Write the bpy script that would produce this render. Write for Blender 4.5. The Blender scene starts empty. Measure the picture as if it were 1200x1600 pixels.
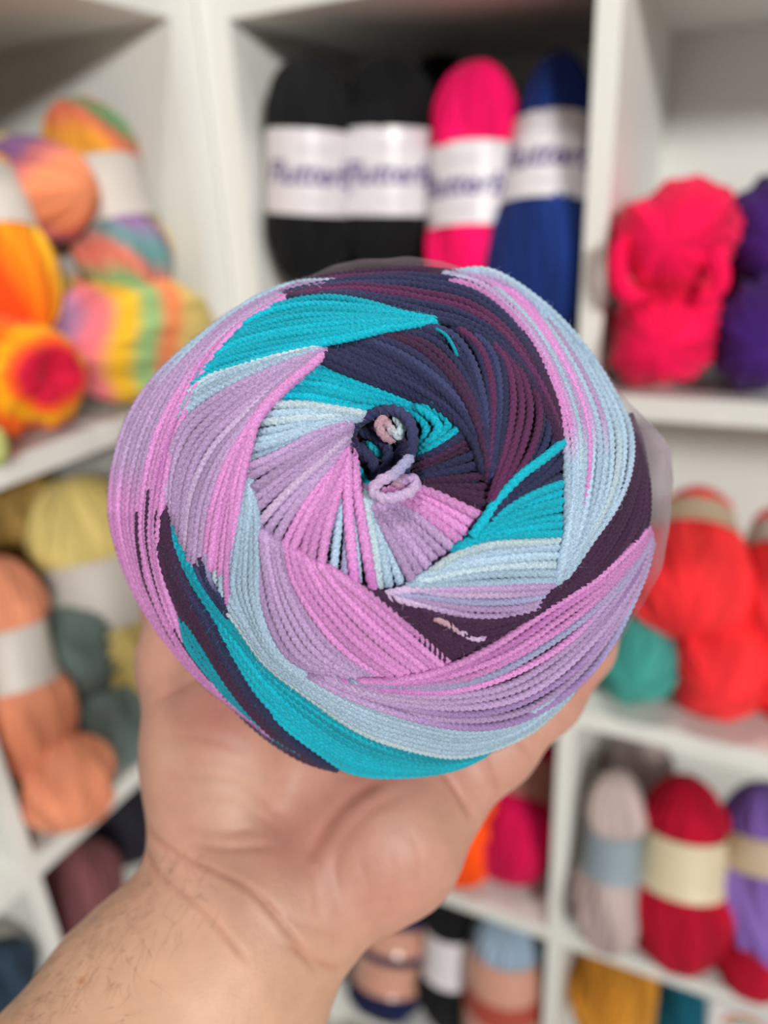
import bpy, math, random
import numpy as np

# ------------------------------------------------------------------ camera
SC = bpy.context.scene
F = 1139.23                                     # focal length in pixels of the 1200x1600 frame
CAM = np.array([0.4867, -0.6628, 0.1690])
YAW, PITCH, ROLL = -0.4515, 0.4022, -0.0556
def _basis():
    cy, sy = math.cos(YAW), math.sin(YAW)
    f = np.array([sy, cy, 0.]); r = np.array([cy, -sy, 0.]); u = np.array([0, 0, 1.])
    cp, sp = math.cos(PITCH), math.sin(PITCH)
    f2 = f*cp-u*sp; u2 = u*cp+f*sp
    cr, sr = math.cos(ROLL), math.sin(ROLL)
    return r*cr+u2*sr, -r*sr+u2*cr, f2
CR, CU, CF = _basis()
cd = bpy.data.cameras.new('camera'); cam_o = bpy.data.objects.new('camera', cd)
SC.collection.objects.link(cam_o)
from mathutils import Matrix, Vector
M4 = Matrix([[CR[0], CU[0], -CF[0], CAM[0]], [CR[1], CU[1], -CF[1], CAM[1]], [CR[2], CU[2], -CF[2], CAM[2]], [0, 0, 0, 1]])
cam_o.matrix_world = M4
cd.sensor_fit = 'VERTICAL'; cd.sensor_height = 36; cd.lens = 36*F/1600
cd.clip_start = 0.01
cd.dof.use_dof = True; cd.dof.focus_distance = 0.160; cd.dof.aperture_fstop = 25.6/4.2
SC.camera = cam_o

# ------------------------------------------------------------------ world, lamps, exposure
w = bpy.data.worlds.new('world'); SC.world = w; w.use_nodes = True
w.node_tree.nodes['Background'].inputs[0].default_value = (1.0, 0.965, 0.94, 1)
w.node_tree.nodes['Background'].inputs[1].default_value = 0.19
def area(name, loc, target, size, power, col):
    l = bpy.data.lights.new(name, 'AREA'); l.shape = 'RECTANGLE'; l.size = size[0]; l.size_y = size[1]
    l.energy = power; l.color = col
    o = bpy.data.objects.new(name, l); SC.collection.objects.link(o); o.location = loc
    d = Vector(target)-Vector(loc); o.rotation_euler = d.to_track_quat('-Z', 'Y').to_euler()
    return o
area('shop_lamp', (2.80, -3.05, 1.16), (0.1, 0, 0.1), (0.9, 0.35), 138, (1.0, 0.985, 0.95))
area('ceiling_lamp', (0.28, -0.50, 1.36), (0.34, -0.50, 0.0), (0.11, 0.11), 7.5, (1.0, 0.96, 0.90))
SC.view_settings.view_transform = 'Standard'; SC.view_settings.look = 'None'
SC.view_settings.exposure = -0.06; SC.view_settings.gamma = 1.0; SC.view_settings.use_curve_mapping = False
SC.cycles.max_bounces = 8; SC.cycles.transparent_max_bounces = 16

# ------------------------------------------------------------------ helpers
def at(px, py, axis, v):                         # point of the photograph's line of sight on a plane x/y/z = v
    d = CF+CR*(px-600)/F-CU*(py-800)/F
    return CAM+d*(v-CAM[axis])/d[axis]
def cam(px, py, d):
    px = np.asarray(px, float)[..., None]; py = np.asarray(py, float)[..., None]; d = np.asarray(d, float)[..., None]
    return CAM+(CF+CR*(px-600)/F-CU*(py-800)/F)*d
def to_px(P):
    D = np.asarray(P)-CAM; z = D@CF
    return np.stack([600+F*(D@CR)/z, 800-F*(D@CU)/z, z], -1)
def srgb(c):
    c = np.asarray(c, float)/255.
    return np.where(c <= .04045, c/12.92, ((c+.055)/1.055)**2.4)
def tag(o, label=None, cat=None, group=None, kind=None):
    for k, v in (('label', label), ('category', cat), ('group', group), ('kind', kind)):
        if v: o[k] = v
    return o
def empty(name, loc=(0, 0, 0)):
    o = bpy.data.objects.new(name, None); SC.collection.objects.link(o); o.location = loc
    o.empty_display_size = .03
    return o
def mesh_obj(name, V, Q, mat, parent=None, col=None, smooth=True):
    V = np.asarray(V, np.float32); me = bpy.data.meshes.new(name)
    if isinstance(Q, np.ndarray):
        k = Q.shape[1]; me.vertices.add(len(V)); me.vertices.foreach_set('co', V.ravel())
        me.loops.add(Q.size); me.loops.foreach_set('vertex_index', Q.astype(np.int32).ravel())
        me.polygons.add(len(Q)); me.polygons.foreach_set('loop_start', np.arange(0, Q.size, k, dtype=np.int32))
        me.update(calc_edges=True)
    else:
        me.from_pydata([tuple(map(float, v)) for v in V], [], Q)
    me.validate(); 
    if smooth: me.polygons.foreach_set('use_smooth', [True]*len(me.polygons))
    if col is not None:
        a = me.color_attributes.new('Col', 'FLOAT_COLOR', 'POINT')
        c = np.ones((len(V), 4), np.float32); c[:, :3] = col; a.data.foreach_set('color', c.ravel())
    me.materials.append(mat); me.update()
    o = bpy.data.objects.new(name, me); SC.collection.objects.link(o)
    if parent:
        o.parent = parent; o.matrix_parent_inverse = Matrix.Translation(-Vector(parent.location))
    return o
def box_mesh(lo, hi, bev=0):
    x0, y0, z0 = lo; x1, y1, z1 = hi
    V = [(x, y, z) for x in (x0, x1) for y in (y0, y1) for z in (z0, z1)]
    Q = [(0, 1, 3, 2), (4, 6, 7, 5), (0, 4, 5, 1), (2, 3, 7, 6), (0, 2, 6, 4), (1, 5, 7, 3)]
    return np.array(V), Q
def box(name, lo, hi, mat, parent=None, bev=.0015, fn=None):
    V, Q = box_mesh(lo, hi)
    if fn is not None: V = np.array([fn(v) for v in V])
    o = mesh_obj(name, V, Q, mat, parent, smooth=False)
    if bev:
        m = o.modifiers.new('bevel', 'BEVEL'); m.width = bev; m.segments = 2
    return o
def nodes(name):
    m = bpy.data.materials.new(name); m.use_nodes = True; nt = m.node_tree
    return m, nt, nt.nodes['Principled BSDF']
def noise(nt, scale, detail=3, rough=.5):
    n = nt.nodes.new('ShaderNodeTexNoise'); n.inputs['Scale'].default_value = scale
    n.inputs['Detail'].default_value = detail; n.inputs['Roughness'].default_value = rough
    tc = nt.nodes.new('ShaderNodeTexCoord'); nt.links.new(tc.outputs['Object'], n.inputs['Vector'])
    return n
def plain(name, rgb, rough=.5, var=.04, scale=30, bump=0, coat=0):
    m, nt, b = nodes(name)
    n = noise(nt, scale); r = nt.nodes.new('ShaderNodeMapRange'); nt.links.new(n.outputs['Fac'], r.inputs[0])
    r.inputs[3].default_value = 1-var; r.inputs[4].default_value = 1+var
    mx = nt.nodes.new('ShaderNodeVectorMath'); mx.operation = 'SCALE'
    mx.inputs[0].default_value = tuple(srgb(rgb)); nt.links.new(r.outputs[0], mx.inputs['Scale'])
    nt.links.new(mx.outputs[0], b.inputs['Base Color']); b.inputs['Roughness'].default_value = rough
    b.inputs['Coat Weight'].default_value = coat
    if bump:
        bp = nt.nodes.new('ShaderNodeBump'); bp.inputs['Strength'].default_value = bump; bp.inputs['Distance'].default_value = .001
        nt.links.new(n.outputs['Fac'], bp.inputs['Height']); nt.links.new(bp.outputs[0], b.inputs['Normal'])
    return m
def yarn_mat(name, scale, lo, hi, sheen=.3, bump=.5, dist=.0004):
    m, nt, b = nodes(name)
    a = nt.nodes.new('ShaderNodeAttribute'); a.attribute_name = 'Col'
    n = noise(nt, scale, 4, .7); r = nt.nodes.new('ShaderNodeMapRange'); nt.links.new(n.outputs['Fac'], r.inputs[0])
    r.inputs[1].default_value = .3; r.inputs[2].default_value = .7; r.inputs[3].default_value = lo; r.inputs[4].default_value = hi
    mx = nt.nodes.new('ShaderNodeVectorMath'); mx.operation = 'SCALE'
    nt.links.new(a.outputs['Color'], mx.inputs[0]); nt.links.new(r.outputs[0], mx.inputs['Scale'])
    nt.links.new(mx.outputs[0], b.inputs['Base Color'])
    b.inputs['Roughness'].default_value = .85; b.inputs['Sheen Weight'].default_value = sheen
    b.inputs['Sheen Roughness'].default_value = .4; b.inputs['Specular IOR Level'].default_value = .25
    bp = nt.nodes.new('ShaderNodeBump'); bp.inputs['Strength'].default_value = bump; bp.inputs['Distance'].default_value = dist
    nt.links.new(n.outputs['Fac'], bp.inputs['Height']); nt.links.new(bp.outputs[0], b.inputs['Normal'])
    return m
WHITE = plain('white_laminate', (228, 228, 223), .45, .015, 8)
WALL = plain('wall_paint', (205, 200, 192), .8, .03, 5)
FLOORM = plain('floor_vinyl', (170, 165, 155), .5, .08, 12)
YARN = yarn_mat('yarn', 900, .82, 1.18, .08)
WOOL = yarn_mat('cake_yarn', 2600, .55, 1.45, .04, .8, .0004)
_nt = WOOL.node_tree; _mx = [n for n in _nt.nodes if n.type == 'VECT_MATH'][0]; _b = _nt.nodes['Principled BSDF']   # pale flecks of the heathered fibre
_n = noise(_nt, 3400, 2, .6); _r = _nt.nodes.new('ShaderNodeMapRange'); _nt.links.new(_n.outputs['Fac'], _r.inputs[0])
_r.inputs[1].default_value = .5; _r.inputs[2].default_value = .75; _r.inputs[3].default_value = 0; _r.inputs[4].default_value = .03
_cx = _nt.nodes.new('ShaderNodeCombineXYZ')
for _i in range(3): _nt.links.new(_r.outputs[0], _cx.inputs[_i])
_ad = _nt.nodes.new('ShaderNodeVectorMath'); _ad.operation = 'ADD'; _nt.links.new(_mx.outputs[0], _ad.inputs[0]); _nt.links.new(_cx.outputs[0], _ad.inputs[1])
_nt.links.new(_ad.outputs[0], _b.inputs['Base Color'])

# ------------------------------------------------------------------ structure
GP = .351; TS = .022; TP = .0195; X2 = .3653; TC = .0346; DP = .388; PHI = -.0461
FZ = -1.10
def st(name, lo, hi, mat):
    o = box(name, lo, hi, mat, bev=0); o['kind'] = 'structure'; return o
st('floor', (-1.5, -4, FZ-.05), (4, 1.0, FZ), FLOORM)
st('wall_back', (-.60, DP+.03, FZ), (4, DP+.12, 1.6), WALL)
st('wall_left', (-.60, -4, FZ), (-.52, DP+.03, 1.6), WALL)

def shelving(label, xs, dirfn, tEnd):
    """xs: uprights (start, end) along the run; dirfn maps (run, depth, z) to the world"""
    root = empty('shelving_unit', tuple(dirfn((xs[0][0], 0, FZ))))
    tag(root, label, 'shelf')
    zb, zt = FZ, GP*3+0.0
    for i, (a, b) in enumerate(xs):
        box('side_panel' if i in (0, len(xs)-1) else 'divider', (a, 0, zb), (b, DP, zt), WHITE, root, .001, dirfn)
    for k in range(-2, 4):
        z = GP*k if k < 3 else GP*3+TS
        z = -GP*k
    for k in range(-3, 4):
        z = GP*k
        box('shelf_board', (xs[0][1] if k < 3 else xs[0][0]-.0, .0005, z-TS), (xs[-1][0] if k < 3 else xs[-1][1], DP-.001, z), WHITE, root, .001, dirfn)
    box('plinth', (xs[0][1], .03, zb), (xs[-1][0], .05, -GP*3-TS), WHITE, root, .001, dirfn)
    box('back_panel', (xs[0][0], DP, zb), (xs[-1][1], DP+.006, zt), WHITE, root, 0, dirfn)
    return root
ups = [(0, TC), (X2, X2+TP)]
ups.append((X2+GP*2, X2+TC+GP*2))
shelving('white cube shelving unit to the right of the corner, holding solid coloured skeins', ups,
         lambda v: np.array([v[0], v[1], v[2]]), 1)
cP, sP = math.cos(PHI), math.sin(PHI)
def leftfn(v):                                   # run goes towards the viewer, depth goes to the left
    return np.array([sP, -cP, 0])*v[0]-np.array([cP, sP, 0])*v[1]+np.array([0, 0, v[2]])
ups = [(0, .0355), (.3713, .386), (.722, .7367), (1.073, 1.088), (1.424, 1.455)]
shelving('white cube shelving unit on the left, holding multicoloured and pastel skeins', ups, leftfn, 1)

# ------------------------------------------------------------------ skeins on the shelves
PAL = {}
def pal(*c): return [srgb(x) for x in c]
rng = np.random.default_rng(4)
def smooth_noise(n, k, amp):
    x = rng.normal(size=k); t = np.linspace(0, k-1, n)
    return amp*np.interp(t, np.arange(k), x)
def skein(kind, label, P0, P1, r, colors, bands=(), group=None, flat=1.0, spiral=1.2, turns=1.0, r0=1.0, r1=1.0,
          groove=22, pinch=.2, ends=.42, dimple=0, labelmat=None, cat='yarn', side=None, text=None, jit=.03, colmode='phi'):
    """a wound skein between the end points P0 and P1; bands are paper labels (t0, t1, material, text, text colour)"""
    P0 = np.asarray(P0, float); P1 = np.asarray(P1, float); ax = P1-P0; L = np.linalg.norm(ax); ax /= L
    toc = CAM-(P0+P1)/2; e1 = toc-ax*(toc@ax)
    e1 /= np.linalg.norm(e1); e2 = np.cross(ax, e1)
    root = empty(kind, tuple((P0+P1)/2)); tag(root, label, cat, group)
    nt_, na = 56, 120
    s = np.linspace(0, 1, nt_); tt = .5-.5*np.cos(s*np.pi)
    a = np.linspace(0, 2*np.pi, na, endpoint=False)
    e = min(ends, .5*1.0)
    def prof(t):
        d = np.minimum(t, 1-t)/e; d = np.clip(d, 0, 1)
        p = (1-(1-d)**2.3)**(1/2.2)
        p = p*(r0+(r1-r0)*t)
        for b in bands:
            c = (b[0]+b[1])/2; wd = (b[1]-b[0])/2
            p = p*(1-pinch*np.exp(-((t-c)/(wd*1.25))**4))
        return p
    T, A = np.meshgrid(tt, a, indexing='ij')
    wob = 1+jit*np.sin(2*A+rng.uniform(0, 6))*1+jit*.6*np.sin(3*A+4*T+rng.uniform(0, 6))
    ph1 = A*groove+spiral*T*groove*.9; ph2 = A*groove-spiral*.7*T*groove
    sel = .5+.5*np.tanh(4*np.sin(A*2.5+T*5+rng.uniform(0, 6)))
    g = sel*np.abs(np.sin(ph1/2))+(1-sel)*np.abs(np.sin(ph2/2))
    layer = .5+.5*np.tanh(5*np.sin(A*4+T*7*spiral+rng.uniform(0, 6)))
    q1, q2, q3 = rng.uniform(0, 6, 3)
    lump = np.sin(7*A+6*T+q1)*.4+np.sin(4*A-11*T+q2)*.35+np.sin(12*A+17*T+q3)*.25
    lay2 = np.tanh(3*np.sin(A*9+T*6*spiral+q2))*np.sin(A*2-T*4+q3)
    calm = np.ones_like(T)
    for b in bands: calm *= 1-.92*np.exp(-((T-(b[0]+b[1])/2)/((b[1]-b[0])/2*1.12))**6)
    Rr = r*prof(T)*(1+calm*(wob-1))*(1+calm*(.085*(g-.5)+.06*(layer-.5)+.025*lump+.035*lay2))
    off = np.zeros_like(T)
    if dimple:
        off = -0.0*T
        dd = np.exp(-((Rr/(r*.33))**2)); off = -dimple*r*dd*(T > .5)+dimple*r*dd*(T < .5)
    P = P0+(T*L+off)[..., None]*ax+(Rr*np.cos(A))[..., None]*e1+(Rr*np.sin(A)*flat)[..., None]*e2
    V = P.reshape(-1, 3)
    i, j = np.meshgrid(np.arange(nt_-1), np.arange(na), indexing='ij')
    Q = np.stack([i*na+j, i*na+(j+1) % na, (i+1)*na+(j+1) % na, (i+1)*na+j], -1).reshape(-1, 4)
    cols = np.array(colors); k = len(cols)
    if colmode == 'phi': u = (A/(2*np.pi)*turns*k+spiral*T*k*.5)
    elif colmode == 'ring': u = (T*turns*k+A/(2*np.pi)*k*.5*0+.35*np.sin(A*2+1))
    else: u = A/(2*np.pi)*k
    u = u+(.35*np.sin(A+1.3)+.12*np.sin(A*3) if colmode == 'ring' else .25*np.sin(A*5+T*9))
    if colmode == 'ring': u = np.clip(u, 0, k-1.001)
    u = u % k; i0 = np.floor(u).astype(int) % k; fr = u-np.floor(u); fr = np.clip((fr-.35)/.65, 0, 1)[..., None]
    C = cols[i0]*(1-fr)+cols[(i0+1) % k]*fr
    C = C*(.80+.16*layer+.16*g+.09*lay2+.05*lump)[..., None]  # tone varies by clump; shade in grooves and creases painted into the colour
    mesh_obj('wound_yarn', V, Q, YARN, root, col=C.reshape(-1, 3))
    for b in bands:
        t0, t1, mat = b[0], b[1], b[2]
        n1 = 8; tb = np.linspace(t0, t1, n1)
        rb = r*np.interp(tb, tb, np.maximum(prof(tb), 0))*(1+.012)
        rb = rb+r*.028
        Tb, Ab = np.meshgrid(tb, a, indexing='ij'); Rb = np.repeat(rb[:, None], na, 1)
        Pb = P0+(Tb*L)[..., None]*ax+(Rb*np.cos(Ab))[..., None]*e1+(Rb*np.sin(Ab)*flat)[..., None]*e2
        i, j = np.meshgrid(np.arange(n1-1), np.arange(na), indexing='ij')
        Qb = np.stack([i*na+j, i*na+(j+1) % na, (i+1)*na+(j+1) % na, (i+1)*na+j], -1).reshape(-1, 4)
        lb = mesh_obj('paper_label', Pb.reshape(-1, 3), Qb, mat, root)
        for tx in (b[3] if len(b) > 3 else ()):
            # (string, size in m, material, rotation offset, axial offset 0..1)
            s_, size, tm, aoff, toff = tx
            cu = bpy.data.curves.new('lettering', 'FONT'); cu.body = s_; cu.size = size; cu.align_x = 'CENTER'; cu.align_y = 'CENTER'
            cu.shear = .25; cu.offset = size*.018; cu.resolution_u = 3
            to = bpy.data.objects.new('tmp', cu); SC.collection.objects.link(to)
            dg = bpy.context.evaluated_depsgraph_get(); tme = bpy.data.meshes.new_from_object(to.evaluated_get(dg))
            bpy.data.objects.remove(to)
            co = np.zeros(len(tme.vertices)*3); tme.vertices.foreach_get('co', co); co = co.reshape(-1, 3)
            # letters run around the skein, upright along the axis
            down = ax if ax@np.array([0, 0, 1.]) < 0 else -ax
            side_ = np.cross(down, e1)           # to the viewer's right
            if side_@CR < 0: side_ = -side_
            rr = np.interp(t0+(t1-t0)*toff-co[:, 1]*(down@ax)/L, tb, rb)+.0006
            an = co[:, 0]/rb.mean()+aoff
            base = P0+ax*L*(t0+(t1-t0)*toff)
            Pt = base-np.outer(co[:, 1], down)+(np.cos(an)*rr)[:, None]*e1+(np.sin(an)*rr*flat)[:, None]*side_
            tme.vertices.foreach_set('co', Pt.astype(np.float32).ravel()); tme.materials.clear(); tme.materials.append(tm); tme.update()
            ob = bpy.data.objects.new('lettering', tme); SC.collection.objects.link(ob)
            ob.parent = lb
    return root
def rpx(P, wpx): return wpx*((np.asarray(P)-CAM)@CF)/F
PAPER = plain('paper_white', (225, 220, 225), .28, .02, 20, coat=.3)
CREAM = plain('paper_cream', (214, 200, 168), .5, .03, 20)
TAN = plain('paper_beige', (196, 176, 150), .5, .03, 20)
GREYB = plain('paper_grey_blue', (140, 155, 165), .5, .04, 20)
PINKL = plain('paper_dusty_pink', (190, 130, 120), .35, .05, 20)
SALM = plain('paper_salmon', (205, 150, 130), .25, .05, 20, coat=.3)
RUST = plain('print_rust', (170, 70, 55), .4, .05, 20)
LTX = plain('print_violet', (75, 55, 130), .5, .02, 20)
GTX = plain('print_grey', (150, 145, 160), .5, .02, 20)
BLUEP = plain('print_blue', (50, 120, 180), .4, .02, 20)
GREYP = plain('paper_pale_grey', (205, 198, 190), .5, .04, 20)
def fit(P0, P1, r, left, k=None):
    """slide a skein along its line of sight, then nudge it, until it sits inside its cell"""
    if left: M = np.array([[sP, -cP, 0], [-cP, -sP, 0], [0, 0, 1.]])
    else: M = np.eye(3)
    m = M@((P0+P1)/2)
    ed = [(.0355, .3713), (.386, .722)] if left else [(TC, X2), (X2+TP, X2+2*GP)]
    cx = ed[0] if m[0] < ed[0][1]+.01 else ed[1]
    k = math.floor(m[2]/GP) if k is None else k
    def viol(s):
        A, B = CAM+(P0-CAM)*s, CAM+(P1-CAM)*s; rr = r*s; a = (B-A)/np.linalg.norm(B-A); e = min(rr, np.linalg.norm(B-A)/2)
        U = np.array([M@(A+a*e), M@(B-a*e)]); ex = np.minimum(rr, rr); lo = U.min(0)-ex; hi = U.max(0)+ex
        L = np.array([cx[0]+.006, -.05, k*GP+.006]); H = np.array([cx[1]-.006, DP-.01, (k+1)*GP-TS-.006])
        return np.maximum(L-lo, 0), np.maximum(hi-H, 0)
    best = min(np.arange(1.0, .80, -.01), key=lambda s: sum(v.sum() for v in viol(s))+(1-s)*.02)
    a, b = viol(best); d = M.T@(a-b)
    return CAM+(P0-CAM)*best+d, CAM+(P1-CAM)*best+d, r*best
cP, sP = math.cos(PHI), math.sin(PHI)
def R_(kind, label, a, ya, b, yb, w_, cols, **kw):     # right unit: depth planes are y
    P0 = at(a[0], a[1], 1, ya); P1 = at(b[0], b[1], 1, yb); r = rpx((P0+P1)/2, w_)
    P0, P1, r = fit(P0, P1, r, False, kw.pop('row', None))
    return skein(kind, label, P0, P1, r, cols, **kw)
def L_(kind, label, a, xa, b, xb, w_, cols, **kw):     # left unit: depth planes are x
    P0 = at(a[0], a[1], 0, xa); P1 = at(b[0], b[1], 0, xb); r = rpx((P0+P1)/2, w_)
    P0, P1, r = fit(P0, P1, r, True, kw.pop('row', None))
    return skein(kind, label, P0, P1, r, cols, **kw)
def lying(kind, label, c, w_, y0, y1, cols, unit='R', **kw):   # end-on skein whose near end is seen at pixel c
    if unit == 'R':
        P1 = at(c[0], c[1], 1, y0+.04); P0 = P1+np.array([0, y1-y0, 0]); P1 = P1-np.array([0, .04, 0])
    else:
        P1 = at(c[0], c[1], 0, y0-.04); P0 = P1+np.array([y1-y0, 0, 0]); P1 = P1+np.array([.04, 0, 0])
    r = rpx(P1+(P0-P1)*.2, w_)
    P0, P1, r = fit(P0, P1, r, unit != 'R', kw.pop('row', None))
    return skein(kind, label, P0, P1, r, cols, **kw)
BLACK = pal((15, 16, 20), (12, 13, 17)); HOT = pal((255, 10, 105), (250, 0, 98)); ROYAL = pal((22, 50, 120), (16, 42, 108))
# --- first column, top
G1 = 'white labelled chunky skeins in the top middle cell'
FT = lambda off=0.: [('Flutterby', .0285, LTX, off, .52), ('~~~~~~~~', .007, GTX, off, .22), ('~~~~~~', .007, GTX, off, .82)]
R_('yarn_skein', 'black chunky skein with white label, leftmost beside the corner post', (484, 84), .07, (480, 450), .06, 66, BLACK,
   bands=[(.31, .66, PAPER, FT(.15))], group=G1, pinch=.03, ends=.40)
R_('yarn_skein', 'black chunky skein with white label, second from the left and wider', (606, 84), .09, (603, 452), .08, 78, BLACK,
   bands=[(.31, .665, PAPER, FT(.1))], group=G1, pinch=.03, ends=.40)
R_('yarn_skein', 'black skein in the dark behind the hot pink one, only its top showing', (688, 84), .25, (688, 400), .25, 58, BLACK, ends=.35)
R_('yarn_skein', 'hot pink chunky skein with white label, between the black and the blue ones', (748, 97), .11, (735, 520), .06, 72, HOT,
   bands=[(.32, .61, PAPER, FT(-.25))], group=G1, pinch=.03, ends=.38)
R_('yarn_skein', 'royal blue chunky skein with white label, rightmost against the upright', (884, 80), .11, (842, 545), .04, 70, ROYAL,
   bands=[(.235, .515, PAPER, FT(-.05))], group=G1, pinch=.06, ends=.36, r0=.84, r1=1.36)
for cx, lab in ((470, 'black skein lying under the leftmost labelled black skein'), (610, 'black skein lying under the wide labelled black skein')):
    P = at(cx, 440, 1, .05); P = np.array([P[0]+.024, .04, .046])
    skein('yarn_skein', lab, P+np.array([0, .22, 0]), P, .041, BLACK)
# --- second column, top
RED1 = pal((250, 8, 84), (240, 4, 74)); PUR = pal((70, 30, 120), (58, 22, 105))
G2 = 'fluffy skeins stacked end-on in the top right cell'
PKU = lying('yarn_skein', 'neon pink fluffy skein, upper one of its pair, with hanging loops', (1045, 376), 88, .03, .24, RED1, group=G2, jit=.05, ends=.35)
lying('yarn_skein', 'neon pink fluffy skein, lower one of its pair, resting on the shelf', (1033, 528), 86, .02, .24, RED1, group=G2, jit=.05, ends=.35)
lying('yarn_skein', 'dark purple fluffy skein, upper one, at the right edge', (1203, 375), 82, .03, .24, PUR, group=G2, jit=.05, ends=.35)
lying('yarn_skein', 'dark purple fluffy skein, lower one, at the right edge', (1188, 533), 84, .02, .24, PUR, group=G2, jit=.05, ends=.35)
# --- second column, second row
COR = pal((250, 55, 58), (240, 45, 52)); TEALF = pal((70, 160, 150), (60, 148, 140))
G3 = 'coral red fluffy skeins in the cell right of the cake'
R_('yarn_skein', 'coral red fluffy skein with beige label, upper left of its heap', (1092, 765), .17, (1070, 1000), .03, 92, COR,
   bands=[(.17, .36, TAN)], group=G3, r0=.62, r1=1.12, ends=.42, pinch=.1)
R_('yarn_skein', 'coral red fluffy skein with grey label, at the right edge of the picture', (1218, 795), .17, (1232, 1020), .04, 80, COR,
   bands=[(.17, .36, GREYP)], group=G3, r0=.65, r1=1.1, ends=.42, pinch=.1)
lying('yarn_skein', 'coral red fluffy skein without label, lowest, on the shelf right of the teal ball', (1122, 1062), 82, .00, .2, COR, group=G3, jit=.05, ends=.4)
lying('yarn_skein', 'coral red fluffy skein, lowest at the right edge of the picture', (1238, 1078), 72, .00, .2, COR, group=G3, jit=.05, ends=.4)
lying('yarn_skein', 'teal green fluffy skein on the shelf below the coral red skeins', (995, 1044), 70, .03, .2, TEALF, jit=.05, ends=.4)
# --- second column, third row
ROSE = pal((190, 172, 168), (180, 160, 158)); CRIM = pal((178, 0, 42), (165, 0, 36)); LAV = pal((122, 90, 170), (140, 108, 188), (110, 78, 158))
R_('yarn_skein', 'pale pink skein with grey blue label, standing beside the upright', (950, 1200), .10, (932, 1480), .03, 52, ROSE,
   bands=[(.30, .54, GREYB)], r0=.85, r1=1.15)
R_('yarn_skein', 'pale grey pink skein lying behind the one with the grey blue label', (985, 1150), .22, (1010, 1290), .2, 52, ROSE)
R_('yarn_skein', 'crimson skein with cream label, in the cell below the teal ball', (1075, 1212), .10, (1052, 1508), .02, 78, CRIM,
   bands=[(.26, .53, CREAM)], r0=.84, r1=1.16, ends=.45, pinch=.17)
R_('yarn_skein', 'lavender purple skein with tan label, at the right edge', (1195, 1222), .11, (1205, 1520), .02, 80, LAV,
   bands=[(.24, .42, TAN)], r0=.9, r1=1.1, ends=.45)
lying('yarn_skein', 'dark crimson skein lying under the lavender one', (1172, 1505), 60, -.03, .12, CRIM, row=-2)
# --- second column, bottom row
MUST = pal((212, 145, 50), (200, 132, 42)); TEALD = pal((20, 105, 130), (15, 92, 115))
lying('yarn_skein', 'mustard yellow skein in the bottom cell right of the upright', (950, 1590), 62, .06, .2, MUST)
lying('yarn_skein', 'dark teal skein at the bottom edge, right of the mustard one', (1052, 1618), 42, .05, .2, TEALD)
# --- first column, third row
MAG = pal((205, 0, 75), (192, 0, 68)); ORA = pal((255, 85, 10), (245, 75, 5)); DRED = pal((120, 5, 25), (105, 3, 20))
R_('yarn_skein', 'magenta skein with dusty pink label, right of the hand', (838, 1150), .22, (797, 1385), .04, 68, MAG,
   bands=[(.22, .50, PINKL)], r0=.85, r1=1.1, ends=.42, pinch=.06)
R_('yarn_skein', 'bright orange skein between the hand and the magenta skein', (735, 1170), .16, (712, 1385), .05, 58, ORA)
R_('yarn_skein', 'dark red skein in the shade behind the magenta one', (858, 1095), .26, (850, 1230), .24, 50, DRED)
# --- first column, bottom row
NAVY = pal((22, 32, 75), (18, 26, 64)); PALEB = pal((150, 170, 190), (140, 160, 182))
R_('yarn_skein', 'navy blue skein with curved tan label, leftmost in the bottom cell', (628, 1370), .16, (600, 1588), .05, 66, NAVY,
   bands=[(.26, .44, SALM), (.50, .72, SALM)])
R_('yarn_skein', 'black skein with white label, in the middle of the bottom cell', (710, 1385), .12, (704, 1600), .07, 55, BLACK,
   bands=[(.24, .56, PAPER)])
R_('yarn_skein', 'pale blue skein with salmon label, bottom cell beside the upright', (812, 1425), .11, (792, 1680), .05, 62, PALEB,
   bands=[(.2, .40, SALM), (.40, .54, RUST), (.54, .78, SALM)], pinch=.04)
# --- left unit, top row
RAIN = pal((120, 175, 120), (230, 120, 90), (245, 165, 60), (225, 205, 110), (150, 110, 160), (110, 160, 160), (235, 130, 110))
PAST = pal((150, 110, 150), (235, 130, 130), (245, 150, 110), (225, 200, 120), (170, 140, 170), (232, 120, 130))
FIRE = pal((255, 190, 40), (255, 125, 15), (255, 80, 20), (240, 60, 40), (255, 150, 20))
G4 = 'variegated skeins heaped in the top cell of the left unit'
L_('yarn_skein', 'rainbow pastel skein with white label, furthest right and topmost of the heap', (112, 158), -.17, (226, 490), -.10, 78, RAIN,
   bands=[(.32, .60, GREYP)], group=G4, spiral=2.2, turns=1)
lying('yarn_skein', 'pastel skein with pink and orange end below a purple band, second highest', (84, 298), 80, -.015, -.17,
   pal((225, 205, 120), (225, 200, 120), (228, 205, 120), (150, 185, 130), (226, 205, 120), (226, 205, 120), (150, 110, 160), (160, 115, 165), (240, 135, 135), (246, 150, 105)),
   unit='L', group=G4, colmode='ring', spiral=.6, ends=.5)
L_('yarn_skein', 'pastel skein with blue printed label, wedged behind the yellow orange one', (120, 330), -.16, (108, 512), -.1, 40, PAST,
   bands=[(.15, .72, GREYP)], group=G4, pinch=.02)
L_('yarn_skein', 'yellow and orange skein with white label, at the left edge above the swirled one', (-22, 240), -.08, (46, 528), -.03, 60, FIRE,
   bands=[(.1, .45, GREYP)], group=G4, spiral=.8)
L_('yarn_skein', 'pastel skein with a yellow stripe, lying on the shelf beside the cake', (95, 590), -.16, (330, 560), -.12, 84,
   pal((170, 130, 170), (232, 120, 130), (245, 190, 40), (150, 195, 130), (245, 140, 90), (225, 200, 120)), group=G4, colmode='ring', spiral=.8, turns=1.2)
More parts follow.
